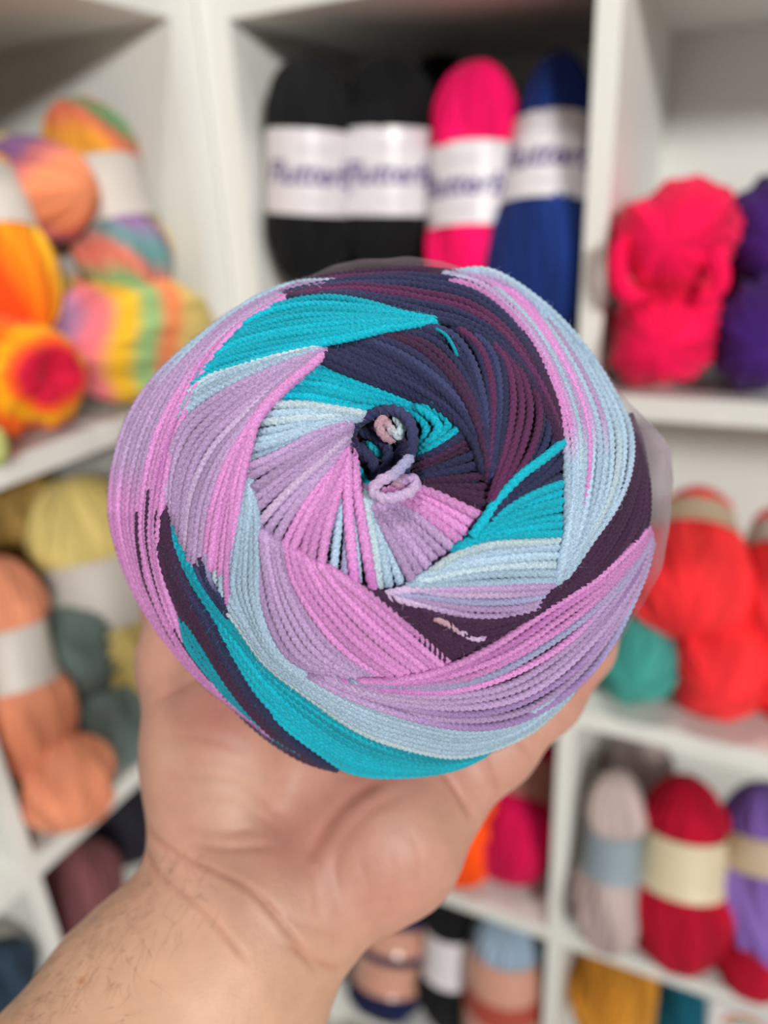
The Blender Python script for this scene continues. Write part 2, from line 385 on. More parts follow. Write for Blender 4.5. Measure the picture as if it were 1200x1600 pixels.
L_('yarn_skein', 'orange and red skein with a swirled end, lowest at the left edge', (-60, 620), -.2, (105, 606), -.035, 88,
   pal((255, 140, 20), (255, 95, 25), (255, 120, 20), (245, 70, 40), (255, 110, 20), (255, 140, 20), (255, 95, 25), (255, 100, 20), (255, 110, 20), (255, 90, 25), (255, 120, 20), (255, 100, 20), (255, 90, 25), (255, 110, 20), (255, 120, 15), (255, 90, 25), (255, 110, 20), (255, 90, 20), (252, 130, 20), (250, 170, 20), (250, 170, 20), (255, 90, 30), (205, 15, 55)),
   group=G4, colmode='ring', spiral=2.5, dimple=.35, ends=.5)
L_('yarn_skein', 'pale green skein, only its end showing at the left edge near the shelf board', (-70, 700), -.05, (14, 698), -.03, 32,
   pal((215, 210, 130), (190, 200, 120)))
# --- left unit, second row
YEL = pal((226, 204, 128), (216, 192, 112)); SAGE = pal((112, 128, 122), (98, 114, 108)); PEACH = pal((230, 150, 115), (220, 138, 104))  # YEL is darker than the true pale yellow, shelf shadow put into the colour
G5 = 'pastel skeins in the second cell of the left unit'
L_('yarn_skein', 'yellow skein at the back, painted ochre for shade, left of the pale yellow one', (20, 735), -.26, (10, 900), -.22, 80, pal((176, 142, 78), (165, 130, 68)))  # really a pale yellow skein; the shelf's shadow is painted in as ochre
L_('yarn_skein', 'pale yellow skein with white label, tallest, beside the cake', (110, 745), -.16, (215, 1140), -.09, 92, YEL,
   bands=[(.30, .55, GREYP)], group=G5)
L_('yarn_skein', 'grey green skein, upper one of two, beside the peach skein', (130, 945), -.09, (112, 1100), -.055, 74, SAGE, group=G5, spiral=1.8)
L_('yarn_skein', 'grey green skein, lower one of two, on the shelf board', (180, 1060), -.08, (160, 1208), -.05, 60, SAGE, group=G5, spiral=1.8)
L_('yarn_skein', 'peach skein with white label, at the left edge above the smaller peach ball', (-15, 870), -.08, (62, 1215), -.04, 72, PEACH,
   bands=[(.30, .56, GREYP)], group=G5, r0=.85, r1=1.0)
L_('yarn_skein', 'peach skein without label, lowest, beside the divider', (90, 1165), -.06, (80, 1325), -.03, 66, PEACH, group=G5, spiral=1.6)
# --- left unit, third row
L_('yarn_skein', 'dark mauve skein below the shelf board, beside the forearm', (125, 1310), -.10, (120, 1520), -.05, 62, pal((128, 78, 82), (116, 68, 74)))
L_('yarn_skein', 'near black navy skein below the shelf board, left of the wrist', (190, 1225), -.14, (195, 1355), -.10, 62, pal((38, 36, 48), (30, 29, 40)))
L_('yarn_skein', 'dark blue grey skein at the bottom left corner of the picture', (5, 1470), -.1, (0, 1600), -.05, 50, pal((45, 62, 80), (34, 50, 68)))

# ------------------------------------------------------------------ the yarn cake
OUT = np.array([(640, 418), (740, 440), (820, 480), (900, 545), (960, 620), (995, 690), (1015, 770), (1020, 840), (1005, 920),
                (965, 1000), (905, 1080), (820, 1150), (720, 1195), (610, 1212), (520, 1202), (450, 1170), (370, 1110), (290, 1035),
                (235, 960), (195, 880), (170, 800), (175, 720), (200, 650), (240, 590), (290, 540), (350, 495), (430, 455), (530, 427)], float)
CX, CY = 600., 800.
_ang = np.arctan2(OUT[:, 1]-CY, OUT[:, 0]-CX); _rad = np.hypot(OUT[:, 0]-CX, OUT[:, 1]-CY)
_o = np.argsort(_ang); _ang = _ang[_o]; _rad = _rad[_o]
_ang = np.concatenate([_ang-2*np.pi, _ang, _ang+2*np.pi]); _rad = np.tile(_rad, 3)
def Rim(a): return np.interp(a, _ang, _rad)
D0, HH = .147, .045
def depth(px, py, s=1.0):
    dx = px-CX; dy = py-CY; rho = np.hypot(dx, dy)/(Rim(np.arctan2(dy, dx))*s); rho = np.clip(rho, 0, 1)
    t = 1-np.sqrt(np.clip(1-rho**2.3, 0, 1))
    q = np.hypot(px-605, py-700)
    return D0+HH*t+.014*np.exp(-(q/120)**2)+.018*np.exp(-(q/48)**4)
CAKE_C = cam(CX, CY, .20)
cake = empty('yarn_cake', tuple(CAKE_C))
tag(cake, 'big wound yarn cake in teal, lilac, pink, plum and navy, held in the hand', 'yarn')
# body under the strands: front dome, then round the side to the back
na = 160
aa = np.linspace(-np.pi, np.pi, na, endpoint=False); rings = []
for rho in np.linspace(0.02, .999, 40):
    R0 = Rim(aa)*.965*rho; x = CX+R0*np.cos(aa); y = CY+R0*np.sin(aa)
    rings.append(cam(x, y, depth(x, y, .965)+.0042))
rimz = D0+HH+.0042
for k in range(1, 26):
    th = k/25*np.pi/2; zz = rimz+.052*np.sin(th); sc = np.cos(th)**.45 if k < 25 else .02
    R0 = Rim(aa)*.965*rimz/zz*sc
    rings.append(cam(CX+R0*np.cos(aa), CY+R0*np.sin(aa), np.full(na, zz)))
rings = np.array(rings); nr = len(rings)
i, j = np.meshgrid(np.arange(nr-1), np.arange(na), indexing='ij')
Q = np.stack([i*na+j, (i+1)*na+j, (i+1)*na+(j+1) % na, i*na+(j+1) % na], -1).reshape(-1, 4)
CC = {'T': srgb((0, 176, 200)), 'S': srgb((158, 182, 203)), 'L': srgb((170, 142, 184)), 'P': srgb((198, 132, 190)), 'M': srgb((64, 34, 66)),
      'N': srgb((42, 44, 80)), 'Q': srgb((90, 40, 82)), 'D': srgb((172, 138, 150)), 'A': srgb((186, 162, 198)), 'G': srgb((148, 150, 186)),
      'W': srgb((176, 196, 206)), 't': srgb((0, 150, 172)), 'n': srgb((58, 63, 104)), 'p': srgb((186, 116, 182)), 'l': srgb((152, 122, 172))}
for _k in 'SLPWAGDpl': CC[_k] = np.minimum(CC[_k]*1.13, .9)
order = 'LPMNTSWLPQ'
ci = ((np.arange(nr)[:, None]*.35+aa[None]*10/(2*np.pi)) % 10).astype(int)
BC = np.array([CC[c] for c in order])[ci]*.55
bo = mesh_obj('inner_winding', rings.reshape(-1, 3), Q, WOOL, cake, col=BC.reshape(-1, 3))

def catmull(P, n):
    P = np.asarray(P, float)
    if len(P) == 2: P = np.array([P[0], P.mean(0), P[1]])
    seg = np.r_[0, np.cumsum(np.hypot(*np.diff(P, axis=0).T))]; t = np.linspace(0, seg[-1], n)
    E = np.vstack([2*P[0]-P[1], P, 2*P[-1]-P[-2]])
    k = np.clip(np.searchsorted(seg, t, 'right')-1, 0, len(P)-2); u = ((t-seg[k])/(seg[k+1]-seg[k]))[:, None]
    a, b, c, d = E[k], E[k+1], E[k+2], E[k+3]
    return .5*(2*b+(c-a)*u+(2*a-5*b+4*c-d)*u*u+(3*b-a-3*c+d)*u**3)
rs = random.Random(7)
def rope(P, C, rad, VV, QQ, CCs, toward=None, pitch=None, sides=12, lobes=3, amp=.17):
    """twisted strand along the points P"""
    n = len(P); Tn = np.gradient(P, axis=0); Tn /= np.linalg.norm(Tn, axis=1)[:, None]+1e-12
    N = CAM-P; N -= (N*Tn).sum(1)[:, None]*Tn; N /= np.linalg.norm(N, axis=1)[:, None]+1e-12
    B = np.cross(Tn, N)
    s = np.r_[0, np.cumsum(np.linalg.norm(np.diff(P, axis=0), axis=1))]
    pitch = pitch or rad.mean()*2*.88*lobes
    tw = 2*np.pi*s/pitch+rs.uniform(0, 6)
    a = np.linspace(0, 2*np.pi, sides, endpoint=False)
    R = rad[:, None]*(1.06-amp*1.5+amp*2.0*np.abs(np.cos(lobes*.5*(a[None]-tw[:, None]))))
    V = P[:, None]+R[..., None]*(np.cos(a)[None, :, None]*N[:, None]+np.sin(a)[None, :, None]*B[:, None])
    base = sum(len(v) for v in VV)
    i, j = np.meshgrid(np.arange(n-1), np.arange(sides), indexing='ij')
    Q = base+np.stack([i*sides+j, i*sides+(j+1) % sides, (i+1)*sides+(j+1) % sides, (i+1)*sides+j], -1).reshape(-1, 4)
    VV.append(V.reshape(-1, 3)); QQ.append(Q); CCs.append(np.repeat(C, sides, 0))
FUZZ = []
def band(cols, guides, lift, wpx=12, tuck=(1, 1), label=None, name='yarn_band', tl=22, jit=1.1):
    """cols: one entry per strand, each a string of colour codes along its length; guides: curves in the photo across the band"""
    n = len(cols); L = max(np.hypot(*np.diff(np.asarray(g, float), axis=0).T).sum() for g in guides)
    m = max(8, int(L/(wpx*.15)))
    G = np.array([catmull(g, m) for g in guides]); VV, QQ, CV = [], [], []
    for k in range(n):
        u = 0 if n == 1 else k/(n-1)*(len(G)-1); i0 = min(int(u), len(G)-2) if len(G) > 1 else 0; fr = u-i0
        X = G[i0]*(1-fr)+G[i0+1]*fr if len(G) > 1 else G[0]
        t = np.linspace(0, 1, m)
        w1 = jit*np.sin(t*L/38+rs.uniform(0, 6))+jit*.7*np.sin(t*L/90+rs.uniform(0, 6))
        X = X+w1[:, None]*np.array([.7, .7])
        dl = lift*.001+rs.uniform(-.38, .38)*.001+.00035*np.sin(t*L/60+rs.uniform(0, 6))
        edge = 0
        e0 = np.clip(1-t*L/tl, 0, 1)**2*tuck[0]+np.clip(1-(1-t)*L/tl, 0, 1)**2*tuck[1]
        d = depth(X[:, 0], X[:, 1])-dl+.0022*e0
        P = cam(X[:, 0], X[:, 1], d)
        c = cols[k]; ks = t*(len(c)-1); a_ = np.floor(ks).astype(int); b_ = np.minimum(a_+1, len(c)-1); f_ = (ks-a_)[:, None]
        f_ = np.clip((f_-.3)/.4, 0, 1)
        base = np.array([CC[x] for x in c]); C = base[a_]*(1-f_)+base[b_]*f_
        C = C*rs.uniform(.86, 1.12)*(1+.07*np.sin(t*L/70+rs.uniform(0, 6)))[:, None]
        rad = wpx*.5*d/F*1.02*np.ones(m)*rs.uniform(.92, 1.06)
        rope(P, C, rad, VV, QQ, CV)
        FUZZ.append((P, C, rad))
    o = mesh_obj(name, np.vstack(VV), np.vstack(QQ), WOOL, cake, col=np.vstack(CV))
    if label: o['label'] = label
    return o
S = lambda s: list(s)
# outer layers, left and bottom
band(['SSLPPQ', 'SSLPPQ', 'SSLPPQ', 'SLLPPP', 'LLLPPP', 'LLLPPp', 'LLLPPP', 'LLPPPP', 'LAPPpP', 'LPPPPP', 'LPpPPP', 'PPPPPP'],
     [[(520, 440), (462, 444), (400, 468), (320, 522), (250, 587), (205, 652), (181, 720), (174, 790), (184, 850), (210, 920), (255, 992), (312, 1058), (372, 1106), (425, 1146)],
      [(520, 452), (470, 455), (425, 480), (372, 516), (325, 570), (296, 630), (270, 700), (252, 790), (248, 850), (260, 920), (288, 1000), (330, 1062), (380, 1112), (430, 1152)]],
     2.6, 12, label='sky blue, lilac and pink strands along the left rim')
band(S('MM'), [[(214, 795), (216, 850), (228, 910), (256, 975), (290, 1030), (330, 1075)], [(234, 752), (230, 830), (238, 890), (262, 960), (296, 1018), (336, 1070)]], 4.1, 7,
     label='thin plum strands among the pink')
band(['MMM', 'MMM', 'MMM', 'MMM', 'MMM', 'MMM', 'MNN', 'MNN', 'MNN'], [[(250, 785), (250, 840), (262, 900), (285, 960), (312, 1020), (358, 1090), (404, 1138), (462, 1178), (505, 1196)],
                    [(256, 785), (268, 850), (294, 915), (328, 965), (362, 1030), (405, 1095), (450, 1150), (492, 1182), (525, 1200)]], 2.0, 12.5, label='plum and navy strands')
band(S('ttttt'), [[(282, 965), (292, 1008), (327, 1056), (363, 1097), (413, 1142), (474, 1179)], [(284, 963), (306, 1003), (340, 1055), (378, 1105), (424, 1148), (480, 1182)]], 3.3, 7.5,
     label='narrow teal wedge in the plum')
band(S('TTTTTTTtTtTtt'), [[(254, 800), (268, 860), (296, 918), (330, 975), (362, 1020), (400, 1082), (444, 1130), (496, 1170), (550, 1203), (620, 1211), (695, 1202), (750, 1180), (772, 1160)],
                        [(262, 800), (292, 868), (330, 930), (374, 985), (424, 1042), (490, 1092), (560, 1138), (640, 1172), (700, 1184), (750, 1176), (768, 1162)]], .3, 13, label='teal strands sweeping to the bottom')
band(S('WSSSSSSS'), [[(388, 712), (368, 790), (348, 860), (336, 920), (372, 975), (416, 1035), (478, 1084), (560, 1140), (640, 1168), (720, 1180), (800, 1156), (858, 1116), (900, 1070), (905, 1040)],
                     [(392, 730), (400, 800), (402, 870), (405, 940), (425, 1000), (470, 1046), (560, 1090), (640, 1118), (720, 1135), (795, 1128), (845, 1100), (880, 1065), (895, 1040)]], 1.6, 12, tuck=(1, 3.5), tl=110,
     label='pale sky blue strands running down and along the bottom')
band(['nN', 'NN', 'Gn'], [[(304, 880), (314, 905), (334, 935), (356, 965)], [(318, 850), (326, 900), (340, 925), (362, 955)]], 3.0, 8, label='navy blue knot of strands')
band(['PPP'], [[(366, 760), (358, 830), (354, 890), (357, 950)]], 3.0, 10, label='single pink strand')
band(S('LLLLLLPPPPPPPPP'), [[(400, 822), (406, 890), (420, 966), (456, 1028), (540, 1066)], [(455, 850), (470, 910), (510, 970), (560, 1020), (620, 1062)],
                            [(522, 892), (580, 932), (630, 972), (672, 1008), (712, 1044)]], 1.9, 13, tuck=(1, 1), label='lilac to pink strands below the centre')
band(S('MMMMMMM'), [[(548, 912), (592, 944), (640, 982), (682, 1018), (710, 1042)], [(600, 928), (660, 956), (716, 990), (760, 1012), (790, 1020)]], 1.3, 13, label='dark plum strands below the centre')
band(S('MMMM'), [[(612, 930), (680, 950), (760, 955), (850, 935)], [(640, 955), (700, 985), (780, 995), (850, 965)]], .9, 13)
band(['DDAL'], [[(668, 960), (695, 972), (722, 988), (746, 998), (768, 992)]], 3.2, 10, label='dusty pink strand on the plum')
band(['PPP', 'PpP', 'pPP', 'GPP', 'LGL', 'pPG', 'LLL', 'ALl', 'LLL', 'LlL', 'LLL', 'LlG'],
     [[(560, 1066), (640, 1060), (700, 1044), (760, 1014), (820, 978), (880, 938), (940, 898), (988, 856), (1012, 825)],
      [(480, 1052), (530, 1080), (600, 1108), (680, 1130), (760, 1135), (832, 1116), (902, 1068), (955, 1000), (1002, 908), (1018, 850)]], 3.0, 12,
     label='pink and lilac strands sweeping up the lower right rim')
band(S('MMMMMMMMMM'), [[(640, 945), (700, 966), (760, 972), (820, 962), (865, 922), (900, 884), (940, 824), (972, 760), (990, 700), (985, 650)],
                      [(735, 1018), (800, 990), (870, 946), (930, 908), (980, 866), (1008, 822), (1012, 780), (1008, 735), (1000, 690)]], 2.2, 12, label='dark plum strands on the right')
band(['PPPSS', 'LLPSS', 'ALLSS', 'SSSWS', 'LPLSS', 'PPPPS', 'LPLSS', 'WSSSS', 'SLLSS', 'SSSSS', 'SSSWS', 'SGSSS', 'WSSSS'],
     [[(688, 440), (736, 448), (784, 480), (835, 540), (868, 615), (885, 690), (887, 780), (882, 850), (868, 910)],
      [(690, 434), (752, 428), (815, 470), (868, 540), (910, 620), (925, 690), (915, 780), (895, 850), (870, 910)],
      [(692, 430), (765, 426), (840, 470), (905, 535), (952, 605), (982, 670), (982, 735), (960, 795), (922, 848), (875, 912)]], 3.4, 13, tuck=(3, 1), tl=60, label='pink and sky blue strands on the upper right')
# top arcs
band(['MMM', 'QNM', 'NNM', 'nNM', 'QQM', 'QQQ', 'nNM', 'NNM', 'NNM'],
     [[(430, 462), (500, 437), (580, 424), (660, 422), (740, 438), (800, 486), (845, 560), (876, 640), (890, 712)],
      [(445, 466), (540, 468), (600, 480), (660, 495), (720, 510), (775, 540), (825, 595), (856, 650), (878, 712)]], 2.9, 12, label='plum and navy strands arching over the top')
band(S('NNNNN'), [[(800, 540), (850, 610), (876, 660), (886, 700), (850, 745), (805, 780), (768, 812)], [(790, 545), (832, 600), (848, 650), (836, 700), (806, 750), (776, 790), (762, 815)]], 2.0, 12,
     label='navy strands turning inwards on the right')
band(S('QQQQ'), [[(785, 535), (826, 592), (842, 645), (828, 705), (796, 758), (768, 805)], [(765, 530), (792, 570), (800, 622), (794, 682), (780, 742), (764, 790)]], 2.4, 12,
     label='bright plum strands turning inwards on the right')
band(S('NNnNQN'), [[(752, 516), (788, 560), (797, 620), (790, 690), (772, 760)], [(695, 502), (740, 540), (762, 600), (766, 670), (758, 745)]], 2.0, 12, label='navy strands above the hole')
band(S('nNNMMNnNNNNNNN'), [[(640, 506), (700, 520), (735, 560), (755, 620), (765, 690), (768, 745)], [(560, 530), (620, 556), (680, 596), (725, 645), (752, 700), (765, 750)],
                           [(488, 556), (540, 580), (600, 604), (650, 624), (700, 650), (738, 690), (755, 742)]], 1.4, 13, label='navy strands with a plum streak')
band(S('TTTTTTTTTT'), [[(385, 500), (430, 478), (500, 466), (570, 473), (630, 489), (688, 500)], [(290, 610), (330, 582), (400, 560), (470, 545), (540, 531), (610, 514), (690, 503)]], 2.8, 11,
     label='broad teal strands at the upper left')
band(['t'], [[(675, 510), (695, 522), (707, 540), (714, 556)]], 3.4, 5, label='thin teal strand')
band(S('WSSS'), [[(285, 622), (330, 588), (400, 566), (450, 554), (505, 542)], [(272, 660), (320, 620), (380, 590), (440, 565), (505, 547)]], 2.3, 12, label='pale blue strands below the broad teal')
band(S('LLLLLALLLPPPPP'), [[(262, 790), (266, 720), (290, 662), (340, 622), (400, 590), (460, 564), (508, 547)], [(298, 880), (310, 790), (340, 715), (380, 665), (430, 615), (508, 550)],
                           [(352, 905), (362, 840), (376, 760), (390, 700), (404, 655), (440, 612), (508, 553)]], 2.4, 13, label='lilac and pink strands fanning out on the left')
# inner rings
band(S('TTTTTTT'), [[(460, 566), (510, 572), (565, 592), (620, 615), (668, 640)], [(420, 628), (480, 630), (540, 636), (600, 640), (650, 655)]], .2, 12, label='teal strands above the hole')
band(S('TTTTT'), [[(655, 624), (692, 634), (720, 656), (704, 678), (672, 700), (652, 716)], [(636, 642), (646, 666), (652, 690), (650, 712)]], 1.0, 14, label='teal strands on the right lip of the hole')
band(S('WSWSSSS'), [[(422, 634), (480, 634), (530, 640), (580, 648)], [(386, 716), (430, 702), (480, 680), (530, 660), (575, 652)]], 1.1, 13, label='pale blue strands left of the hole')
band(S('LLLLLALLPPPPP'), [[(386, 730), (440, 706), (500, 676), (550, 656)], [(395, 800), (440, 762), (500, 715), (545, 676)], [(436, 868), (470, 800), (510, 740), (540, 690)],
                          [(500, 892), (510, 830), (528, 770), (541, 704)]], 1.6, 14, tuck=(1, .3), label='lilac and pink strands left of the hole')
band(S('GSG'), [[(500, 888), (514, 830), (530, 780), (538, 730)], [(538, 912), (542, 850), (543, 790), (543, 730)]], .6, 14, label='grey blue strands under the pink ones')
band(S('SS'), [[(560, 912), (556, 850), (550, 790), (548, 740)]]*2, .2, 12)
band(['pPPP', 'pPPP'], [[(556, 915), (549, 850), (543, 780), (541, 712), (536, 700)], [(582, 918), (570, 850), (560, 780), (552, 716), (545, 704)]], 2.0, 16, tuck=(.5, 0), label='two crossing pink strands below the hole')
band(S('WSSS'), [[(592, 922), (586, 860), (574, 800), (560, 765)], [(642, 908), (622, 862), (598, 812), (576, 778)]], .3, 15, label='pale blue strands below the hole')
band(S('LLLLLLPPPP'), [[(645, 908), (624, 868), (600, 825), (578, 785)], [(700, 862), (668, 832), (630, 800), (588, 774)], [(748, 806), (715, 790), (675, 772), (625, 758)]], 1.2, 16,
     tuck=(.6, .4), label='lilac and pink strands lower right of the hole')
band(S('NNMMNNMMMMMM'), [[(650, 716), (690, 692), (720, 668), (748, 658)], [(648, 745), (700, 722), (750, 702), (778, 692)], [(650, 760), (700, 762), (750, 766), (782, 766)],
                           [(656, 768), (700, 784), (740, 804), (768, 822)]], .3, 14, label='navy and plum strands right of the hole')
band(S('NNN'), [[(888, 702), (842, 740), (795, 778), (765, 805)], [(886, 742), (842, 762), (790, 790), (750, 830)]], 1.7, 14, label='navy strands between the teal ones')
band(['TTT'], [[(890, 684), (852, 715), (812, 744), (777, 780), (760, 806), (738, 838)]], 3.0, 14, tuck=(1, .2), label='single teal strand crossing the navy')
band(S('TTTTTTT'), [[(888, 752), (830, 776), (780, 806), (742, 842), (712, 858)], [(885, 832), (830, 834), (770, 840), (735, 850), (708, 864)]], 2.1, 14, tuck=(1, .5), label='teal strands right of centre')
band(S('WSSWSS'), [[(888, 842), (830, 846), (770, 852), (712, 870), (668, 898)], [(872, 908), (820, 908), (760, 910), (700, 912), (636, 916)]], 2.0, 14, tuck=(1, .5), label='pale blue strands right of centre')
band(['LLA', 'LAA', 'GGG', 'LLL', 'LLA'], [[(866, 914), (800, 918), (720, 918), (660, 918), (606, 928)], [(852, 944), (800, 962), (740, 962), (680, 950), (608, 932)]], 1.8, 12, tuck=(.6, .5),
     label='lilac strands below the pale blue ones')
# strands in the hole and the loose end
def single(name, path, dl, wpx, cols, label=None):
    m = int(np.hypot(*np.diff(np.asarray(path, float)[:, :2], axis=0).T).sum()/(wpx*.15))
    X = catmull([p[:2] for p in path], m); z = catmull([(i*100, p[2]*100) for i, p in enumerate(path)], m)[:, 1]/100
    d = D0+.006-z*.001; P = cam(X[:, 0], X[:, 1], d); t = np.linspace(0, 1, m)
    base = np.array([CC[c] for c in cols]); ks = t*(len(cols)-1); a_ = np.floor(ks).astype(int); b_ = np.minimum(a_+1, len(cols)-1); f_ = (ks-a_)[:, None]
    C = base[a_]*(1-f_)+base[b_]*f_; VV, QQ, CV = [], [], []
    rad = wpx*.5*d/F; rad = rad*np.clip(np.minimum(t, 1-t)*m/4+.25, 0, 1)
    rope(P, C, rad, VV, QQ, CV, sides=15, amp=.2)
    o = mesh_obj(name, np.vstack(VV), np.vstack(QQ), WOOL, cake, col=np.vstack(CV)); FUZZ.append((P, C, rad))
    if label: o['label'] = label
single('core_strand', [(545, 690, -12), (556, 664, -6), (585, 646, -2), (615, 641, 0), (637, 655, 1), (645, 680, 1), (640, 712, -1), (628, 745, -4)], 0, 17, 'NnN', 'navy loop standing in the hole')
single('core_strand', [(540, 690, -8), (562, 700, -8), (582, 722, -8), (590, 755, -9)], 0, 17, 'NN')
single('core_strand', [(560, 672, -12), (590, 685, -8), (606, 705, -8), (600, 740, -9), (592, 764, -10)], 0, 16, 'NN')
single('core_strand', [(630, 690, -10), (622, 715, -9), (612, 745, -10)], 0, 16, 'NN')
single('core_strand', [(545, 700, -14), (556, 730, -11), (575, 760, -11), (600, 768, -12)], 0, 16, 'tTt', 'teal strand deep in the hole')
single('core_strand', [(574, 688, -13), (600, 712, -12), (640, 730, -10)], 0, 16, 'TN')
single('core_strand', [(560, 705, -16), (600, 690, -16), (640, 700, -16)], 0, 24, 'NM')
single('core_strand', [(560, 740, -17), (600, 735, -17), (650, 740, -14)], 0, 24, 'NM')
single('loose_end', [(614, 648, -5), (626, 662, -3), (624, 680, -3), (612, 672, -3), (600, 656, -4), (592, 664, -3), (600, 681, -3), (618, 690, -5)], 0, 14, 'WWWDDDD', 'pale pink and grey end curled inside the navy loop')
single('loose_end', [(645, 712, 1), (633, 724, 3), (614, 742, 4), (594, 752, 4), (583, 766, 4), (598, 778, 4), (622, 776, 4), (642, 768, 3), (650, 754, 2), (638, 748, 1), (612, 758, 0)], 0, 17,
       'GGAAAALD', 'lilac grey yarn end looped over the lip of the hole')
# fine fibres standing off the strands
rf = np.random.default_rng(3); HV, HC = [], []
for P, C, rad in FUZZ:
    k = max(3, int(len(P)*.45)); idx = rf.integers(1, len(P)-1, k)
    for i in idx:
        t = P[min(i+1, len(P)-1)]-P[i-1]; t /= np.linalg.norm(t)+1e-9; nn = CAM-P[i]; nn -= (nn@t)*t; nn /= np.linalg.norm(nn); bb = np.cross(t, nn)
        an = rf.uniform(-1.4, 1.4); nd = nn*math.cos(an)+bb*math.sin(an); p0 = P[i]+nd*rad[i]*.95
        ln = rf.uniform(.0006, .0018)*(2.2 if rf.random() < .03 else 1); d1 = nd*.55+t*rf.normal()*.8+bb*rf.normal()*.6; d1 /= np.linalg.norm(d1)
        d2 = d1+rf.normal(size=3)*.6; d2 /= np.linalg.norm(d2)
        sd = np.cross(d1, nn); sd /= np.linalg.norm(sd)+1e-9; wd = .000022
        p1 = p0+d1*ln*.5; p2 = p1+d2*ln*.5
        HV += [p0-sd*wd, p0+sd*wd, p1-sd*wd*.8, p1+sd*wd*.8, p2-sd*wd*.4, p2+sd*wd*.4]; HC += [C[i]*1.25]*6
nh = len(HV)//6; b = np.arange(nh)[:, None]*6
Q = np.vstack([b+np.array([[0, 1, 3, 2]]), b+np.array([[2, 3, 5, 4]])])
fz = mesh_obj('fibre_fuzz', np.array(HV), Q, WOOL, cake, col=np.clip(np.array(HC), 0, .9)); fz['kind'] = 'stuff'

# clear sleeve round the side of the cake
SL = np.array([(470, 436), (520, 415), (575, 405), (640, 402), (700, 411), (780, 438), (860, 492), (925, 558), (985, 632), (1051, 704), (1049, 770),
               (1043, 850), (1026, 905), (982, 980), (925, 1056), (868, 1112), (818, 1153), (720, 1198), (610, 1216), (520, 1206), (448, 1176), (366, 1114), (286, 1040),
               (230, 962), (190, 882), (167, 806), (170, 730), (195, 652), (236, 588), (288, 537), (350, 492), (420, 455)], float)
sa = np.arctan2(SL[:, 1]-CY, SL[:, 0]-CX); so = np.argsort(sa); sa = sa[so]; SL = SL[so]; srd = np.hypot(SL[:, 0]-CX, SL[:, 1]-CY)
sa = np.concatenate([sa-2*np.pi, sa, sa+2*np.pi]); srd = np.tile(srd, 3)
ns = 360; ga = np.linspace(-np.pi, np.pi, ns, endpoint=False); So = np.interp(ga, sa, srd); Ri = Rim(ga)
rings = []
for k, (m_, dz, fr) in enumerate([(0, -.010, .9), (.25, -.006, .96), (.6, -.001, .99), (1, .006, 1.0), (1, .020, 1.0), (1, .036, .985), (1, .050, .80), (1, .056, .5)]):
    base = Ri*(1-m_)*1.0+So*m_
    if m_ < 1: base = np.minimum(Ri*.985+(So-Ri*.985)*m_, So)
    zz = D0+HH+dz
    rr = base*fr if k > 3 else base
    if k > 3: rr = rr*(D0+HH+.006)/zz
    rr = rr+1.2*np.sin(ga*23+k)+.8*np.sin(ga*41+2*k)
    rings.append(cam(CX+rr*np.cos(ga), CY+rr*np.sin(ga), np.full(ns, zz)))
rings = np.array(rings); nr = len(rings); i, j = np.meshgrid(np.arange(nr-1), np.arange(ns), indexing='ij')
Q = np.stack([i*ns+j, (i+1)*ns+j, (i+1)*ns+(j+1) % ns, i*ns+(j+1) % ns], -1).reshape(-1, 4)
FILM, nt, b = nodes('clear_film'); b.inputs['Base Color'].default_value = (.60, .47, .57, 1); b.inputs['Roughness'].default_value = .25
fa = nt.nodes.new('ShaderNodeAttribute'); fa.attribute_name = 'Col'; nt.links.new(fa.outputs['Fac'], b.inputs['Alpha']); fa2 = fa; b.inputs['Specular IOR Level'].default_value = .6
hz = np.repeat(np.array([.06, .12, .34, .72, .76, .76, .7, .6]), ns)[:, None]*np.tile(np.clip((So-Ri)/45, .25, 1), 8)[:, None]*np.ones(3)
slv = mesh_obj('plastic_sleeve', rings.reshape(-1, 3), Q, FILM, cake, col=hz); slv['label'] = 'clear plastic sleeve round the side of the yarn cake'

# ------------------------------------------------------------------ the hand and forearm
def C3(px, py, d): return np.array([(px-600)/F*d, (py-800)/F*d, d])     # right, down, forward
ZS = 1.30                                          # the hand is flatter front to back
PR = []
def cap(a, ra, b, rb):                             # (px, py, depth), radius in px
    PR.append((C3(*a), ra*a[2]/F, C3(*b), rb*b[2]/F))
# forearm and wrist
cap((398, 1425, .222), 150, (300, 1560, .214), 185); cap((300, 1560, .214), 185, (170, 1760, .205), 235); cap((170, 1760, .205), 235, (20, 2020, .195), 300)
cap((330, 1415, .222), 100, (220, 1560, .214), 150); cap((450, 1450, .224), 100, (395, 1580, .216), 110)
# heel of the hand, thenar and hypothenar pads
cap((345, 1340, .226), 112, (345, 1180, .232), 116); cap((345, 1180, .232), 116, (318, 1040, .246), 98)
cap((480, 1400, .226), 110, (600, 1310, .230), 120); cap((600, 1310, .230), 118, (650, 1250, .240), 100)
cap((440, 1380, .232), 120, (500, 1230, .242), 130)
# palm behind the cake
cap((480, 1240, .244), 120, (450, 1090, .268), 90); cap((560, 1240, .246), 110, (540, 1070, .270), 85); cap((640, 1230, .246), 95, (630, 1090, .268), 75)
# thumb
cap((312, 1030, .248), 90, (292, 930, .262), 66); cap((292, 930, .262), 66, (285, 850, .266), 54); cap((285, 850, .266), 54, (300, 760, .262), 45)
# little finger: comes round the right side
cap((668, 1235, .240), 84, (770, 1165, .242), 62); cap((770, 1165, .242), 62, (850, 1085, .246), 55); cap((850, 1085, .246), 55, (905, 1010, .250), 50); cap((905, 1010, .250), 49, (935, 930, .250), 42)
